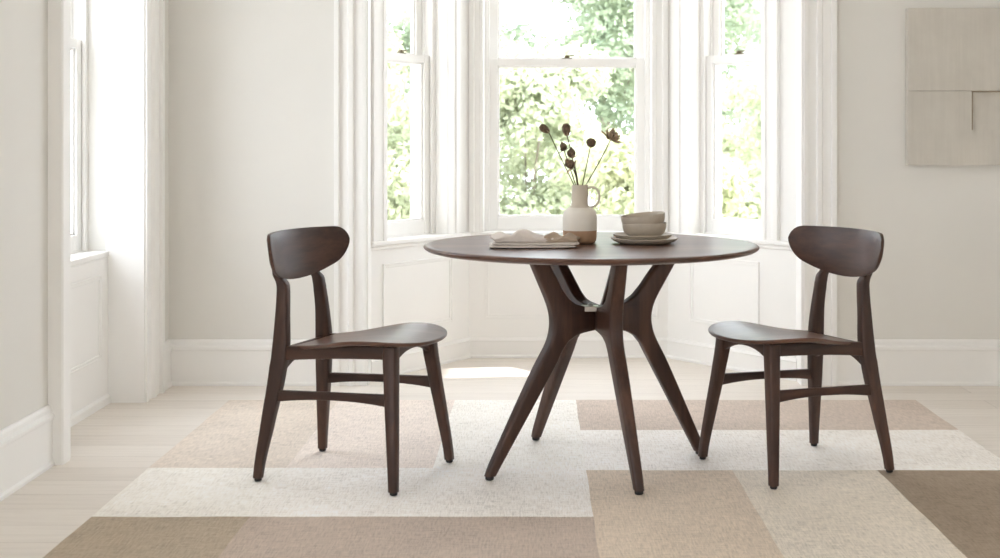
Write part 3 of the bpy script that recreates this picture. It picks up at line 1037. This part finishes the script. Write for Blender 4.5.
# ------------------------------------------------------------------ napkin
def puff(x0, x1, y0, y1, z0, th, seed, lump, slant=0.0, groove=True):
    """one soft folded wad of cloth: lofted along x with rounded fold edges"""
    bm = bmesh.new()
    rings = []
    n, m = 40, 36
    for i in range(n + 1):
        u = i / n
        e = (1 - abs(2 * u - 1) ** 7) ** 0.5 if 0 < u < 1 else 0.12
        e = max(e, 0.12)
        ring = []
        for k in range(m):
            a = 2 * PI * k / m
            ca, sa = math.cos(a), math.sin(a)
            py = math.copysign(abs(ca) ** 0.28, ca)
            pz = math.copysign(abs(sa) ** 0.75, sa)
            yc = lerp(y0, y1, (py + 1) / 2)
            x = lerp(x0, x1, u) + slant * (yc - y0)
            x += 0.012 * noise.noise(Vector((yc * 26, seed, 1.0))) * abs(2 * u - 1) ** 3
            y = yc + 0.009 * noise.noise(Vector((x * 20, seed, 4.0 + (1 if ca > 0 else 0))))
            if pz > 0:
                z = z0 + th / 2 + pz * (th / 2) * e + lump(x, yc) * pz
            else:
                z = z0 + th / 2 + pz * (th / 2) * e + (lump(x, yc) * 0.0)
            if groove and abs(py) > 0.97 or (groove and u in (0, 1)):   # the crease between the two folded layers
                y -= math.copysign(0.0018, ca) * math.exp(-(pz / 0.25) ** 2)
            ring.append(Vector((x, y, max(z, 0.0008))))
        rings.append(ring)
    loft(bm, rings)
    return bm
def napkin():
    t = thing('linen_napkin', 'folded oatmeal linen napkin with tan edges, lying on the table left of the jug', 'napkin', (-0.010, 4.232, TZ + 0.0003), R(3))
    ns = lambda x, y, f, q: noise.noise(Vector((x * f, y * f * 0.8, q)))
    obj('lower_fold', puff(-0.146, 0.132, -0.088, 0.080, 0.0, 0.0105, 1.0, lambda x, y: 0.002 * ns(x, y, 16, 2)), M['linen'], t, 180)
    obj('middle_fold', puff(-0.140, 0.140, -0.084, 0.078, 0.0085, 0.0100, 2.0, lambda x, y: 0.004 * ns(x, y, 18, 5) + 0.003 * math.exp(-((x - 0.09) / 0.03) ** 2), 0.05), M['linen'], t, 180)
    obj('upper_fold', puff(-0.134, 0.058, -0.078, 0.075, 0.0150, 0.026, 3.0,
        lambda x, y: 0.008 * ns(x, y, 17, 8) + 0.017 * math.exp(-((x + 0.045 - 0.25 * y) / 0.030) ** 2) + 0.009 * math.exp(-((x + 0.10 + 0.2 * y) / 0.02) ** 2) - 0.010 * math.exp(-((x + 0.078) / 0.012) ** 2) - 0.003, -0.05), M['linen'], t, 180)
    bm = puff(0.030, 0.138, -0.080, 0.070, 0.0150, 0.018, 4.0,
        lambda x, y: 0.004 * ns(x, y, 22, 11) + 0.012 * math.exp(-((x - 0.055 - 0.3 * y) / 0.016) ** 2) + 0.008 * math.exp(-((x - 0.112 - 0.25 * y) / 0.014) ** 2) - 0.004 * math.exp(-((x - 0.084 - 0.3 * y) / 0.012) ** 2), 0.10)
    obj('turned_corner', bm, M['linen_tan_shade'], t, 180)['label'] = 'turned-back end of the napkin, tan edge and fold shade in one colour'
napkin()

# ------------------------------------------------------------------ wall relief
def relief():
    x0, x1, z0, z1 = 1.663, 2.375, 0.994, 1.700
    yb = YB - 0.002
    t = thing('wall_relief', 'square beige plaster relief panel hanging on the wall at the right', 'wall art', (x0, yb, z0))
    W, Hh = x1 - x0, z1 - z0
    zs = 1.326 - z0
    def slab(name, xa, xb, za, zb, ya, yc, mat, sub=6):
        bm = bmesh.new()
        box(bm, xa, xb, -yc, -ya, za, zb)
        return obj(name, bm, mat, t, 30, 0.003)
    pm, nt, b = new_mat('brushed_plaster')
    v = coords(nt, (60, 60, 2.5))
    f = noise_tex(nt, v, 1.4, 5, 0.6)
    f2 = noise_tex(nt, coords(nt), 5, 4, 0.6)
    ad = node(nt, 'ShaderNodeMath', operation='MULTIPLY_ADD')
    nt.links.new(f, ad.inputs[0]); ad.inputs[1].default_value = 0.5; nt.links.new(f2, ad.inputs[2])
    nt.links.new(ramp(nt, ad.outputs[0], [(0.5, srgb(196, 191, 182)), (0.95, srgb(208, 203, 194))]), b.inputs['Base Color'])
    b.inputs['Roughness'].default_value = 0.9
    bump(nt, ad.outputs[0], 0.35, 0.004, b)
    slab('backing', 0, W, 0, Hh, 0, 0.030, pm)
    slab('upper_panel', 0.0, W, zs + 0.0015, Hh, 0.030, 0.040, pm)
    # lower panel with a sunk rectangle near its top
    rx0, rx1, rz0 = 0.287, 0.53, 0.158
    bm = bmesh.new()
    box(bm, 0, rx0, -0.040, -0.030, 0, zs)
    box(bm, rx1, W, -0.040, -0.030, 0, zs)
    box(bm, rx0, rx1, -0.040, -0.030, 0, rz0)
    obj('lower_panel', bm, pm, t, 30)
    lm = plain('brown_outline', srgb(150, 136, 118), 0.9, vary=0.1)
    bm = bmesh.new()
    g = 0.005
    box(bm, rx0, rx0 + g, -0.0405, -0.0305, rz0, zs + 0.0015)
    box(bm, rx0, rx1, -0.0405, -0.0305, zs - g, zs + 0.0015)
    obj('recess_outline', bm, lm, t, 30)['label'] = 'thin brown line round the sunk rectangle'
relief()

# ------------------------------------------------------------------ the garden
bm = bmesh.new()
box(bm, -20, 20, -12, 30, -0.75, -0.6)
struct('ground', bm, M['lawn'], 'pale gravel ground of the garden outside the windows', 'ground')

def leaf_cloud(clumps, count, size, seed):
    rnd = random.Random(seed)
    vs, fs = [], []
    tot = sum(c[3] ** 2 for c in clumps)
    for (cx, cy, cz, cr) in clumps:
        for _ in range(int(count * cr * cr / tot)):
            n = Vector((rnd.gauss(0, 1), rnd.gauss(0, 1), rnd.gauss(0, 1))).normalized()
            rad = cr * (rnd.random() ** 0.35) * rnd.uniform(0.85, 1.12)
            p = Vector((cx, cy, cz)) + Vector((n.x * rad, n.y * rad, n.z * rad * 0.85))
            nn = (n + Vector((rnd.gauss(0, .6), rnd.gauss(0, .6), rnd.gauss(0, .6) + 0.4))).normalized()
            u = nn.cross(Vector((rnd.gauss(0, 1), rnd.gauss(0, 1), rnd.gauss(0, 1)))).normalized()
            w = nn.cross(u)
            L = size * rnd.uniform(0.7, 1.3)
            i = len(vs)
            vs += [p - u * L, p + w * L * 0.5 + nn * L * 0.14, p + u * L, p - w * L * 0.5 + nn * L * 0.14]
            fs += [(i, i + 1, i + 2), (i, i + 2, i + 3)]
    me = bpy.data.meshes.new('foliage')
    me.from_pydata(vs, [], fs)
    return me

def plant(name, label, cat, x, y, h, w, nclump, count, leaf, size, seed, trunk=0.0, group=None):
    rnd = random.Random(seed)
    t = thing(name, label, cat, (x, y, -0.6), rnd.uniform(0, 6), group)
    cl = []
    for k in range(nclump):
        a, rr_ = rnd.uniform(0, 2 * PI), w * 0.5 * math.sqrt(rnd.random())
        zc = lerp(trunk + 0.25, h - 0.3, rnd.random() ** 0.8)
        taper = 1 - 0.35 * max(0, (zc - trunk) / (h - trunk)) ** 2
        cl.append((rr_ * taper * math.cos(a), rr_ * taper * math.sin(a), zc, rnd.uniform(0.13, 0.24) * w))
    me = leaf_cloud(cl, count, size, seed)
    link('foliage', me, M[leaf], t)
    bm = bmesh.new()
    top = trunk + 0.35 * (h - trunk)
    tube(bm, [(0, 0, 0), (0.03, 0, top * 0.5), (0, 0.04, top)], [0.05 + 0.02 * h / 2, 0.04 + 0.012 * h / 2, 0.03], 10)
    for (cx, cy, cz, cr) in cl[:5]:
        tube(bm, [(0, 0, top * 0.45), (cx * 0.4, cy * 0.4, lerp(top * 0.5, cz, 0.5)), (cx, cy, cz)], [0.018, 0.012, 0.006], 7)
    obj('trunk', bm, M['bark'], t, 60)
    return t

G = 'garden shrubs beyond the bay'
plant('garden_shrub', 'pale green bush filling the left bay window below its meeting rail', 'shrub', -1.5, 12.6, 3.0, 1.5, 34, 16000, 'leaf_a', 0.042, 11, group=G)
plant('garden_shrub', 'blue-green bush behind the left half of the middle window', 'shrub', -0.1, 13.0, 2.75, 1.7, 34, 16000, 'leaf_b', 0.042, 12, group=G)
plant('garden_shrub', 'yellow-green bush behind the jug and the right half of the middle window', 'shrub', 1.0, 11.2, 1.9, 1.5, 34, 16000, 'leaf_c', 0.040, 13, group=G)
plant('garden_shrub', 'pale green bush filling the right bay window below its meeting rail', 'shrub', 2.3, 13.4, 2.6, 1.7, 34, 16000, 'leaf_a', 0.042, 14, group=G)
plant('garden_tree', 'tall pale tree showing in the top right of the middle window', 'tree', 0.85, 16.0, 4.7, 2.5, 44, 22000, 'leaf_d', 0.050, 21, trunk=1.4)
plant('garden_tree', 'tall pale tree showing in the top of the left bay window', 'tree', -2.7, 20.0, 5.6, 2.4, 40, 20000, 'leaf_d', 0.055, 23, trunk=0.9)
plant('garden_tree', 'tall yellow-green tree showing in the top of the right bay window', 'tree', 3.5, 20.5, 5.4, 2.6, 40, 20000, 'leaf_d', 0.055, 22, trunk=0.9)

# ------------------------------------------------------------------ light
w = bpy.data.worlds.new('sky')
SC.world = w
w.use_nodes = True
bg = w.node_tree.nodes['Background']
bg.inputs['Color'].default_value = (0.86, 0.93, 1.0, 1)
bg.inputs['Strength'].default_value = 5.0

sd = bpy.data.lights.new('sun', 'SUN')
sd.energy = 7.5
sd.angle = R(0.8)
sd.color = (1.0, 0.96, 0.91)
so = bpy.data.objects.new('sun', sd)
COL.objects.link(so)
so.rotation_euler = Vector((-1.0, -0.14, -0.71)).to_track_quat('-Z', 'Y').to_euler()
so.location = (8, 8, 6)

vs = SC.view_settings
SC.display_settings.display_device = 'sRGB'
vs.view_transform = 'Standard'
vs.look = 'None'
vs.gamma = 1.0
vs.use_curve_mapping = False
vs.exposure = 0.44
cy = SC.cycles
cy.use_adaptive_sampling = False
cy.use_guiding = True
cy.use_denoising = True
cy.denoiser = 'OPENIMAGEDENOISE'
cy.max_bounces = 14
cy.diffuse_bounces = 10
cy.glossy_bounces = 4
cy.transparent_max_bounces = 24
cy.sample_clamp_indirect = 6.0
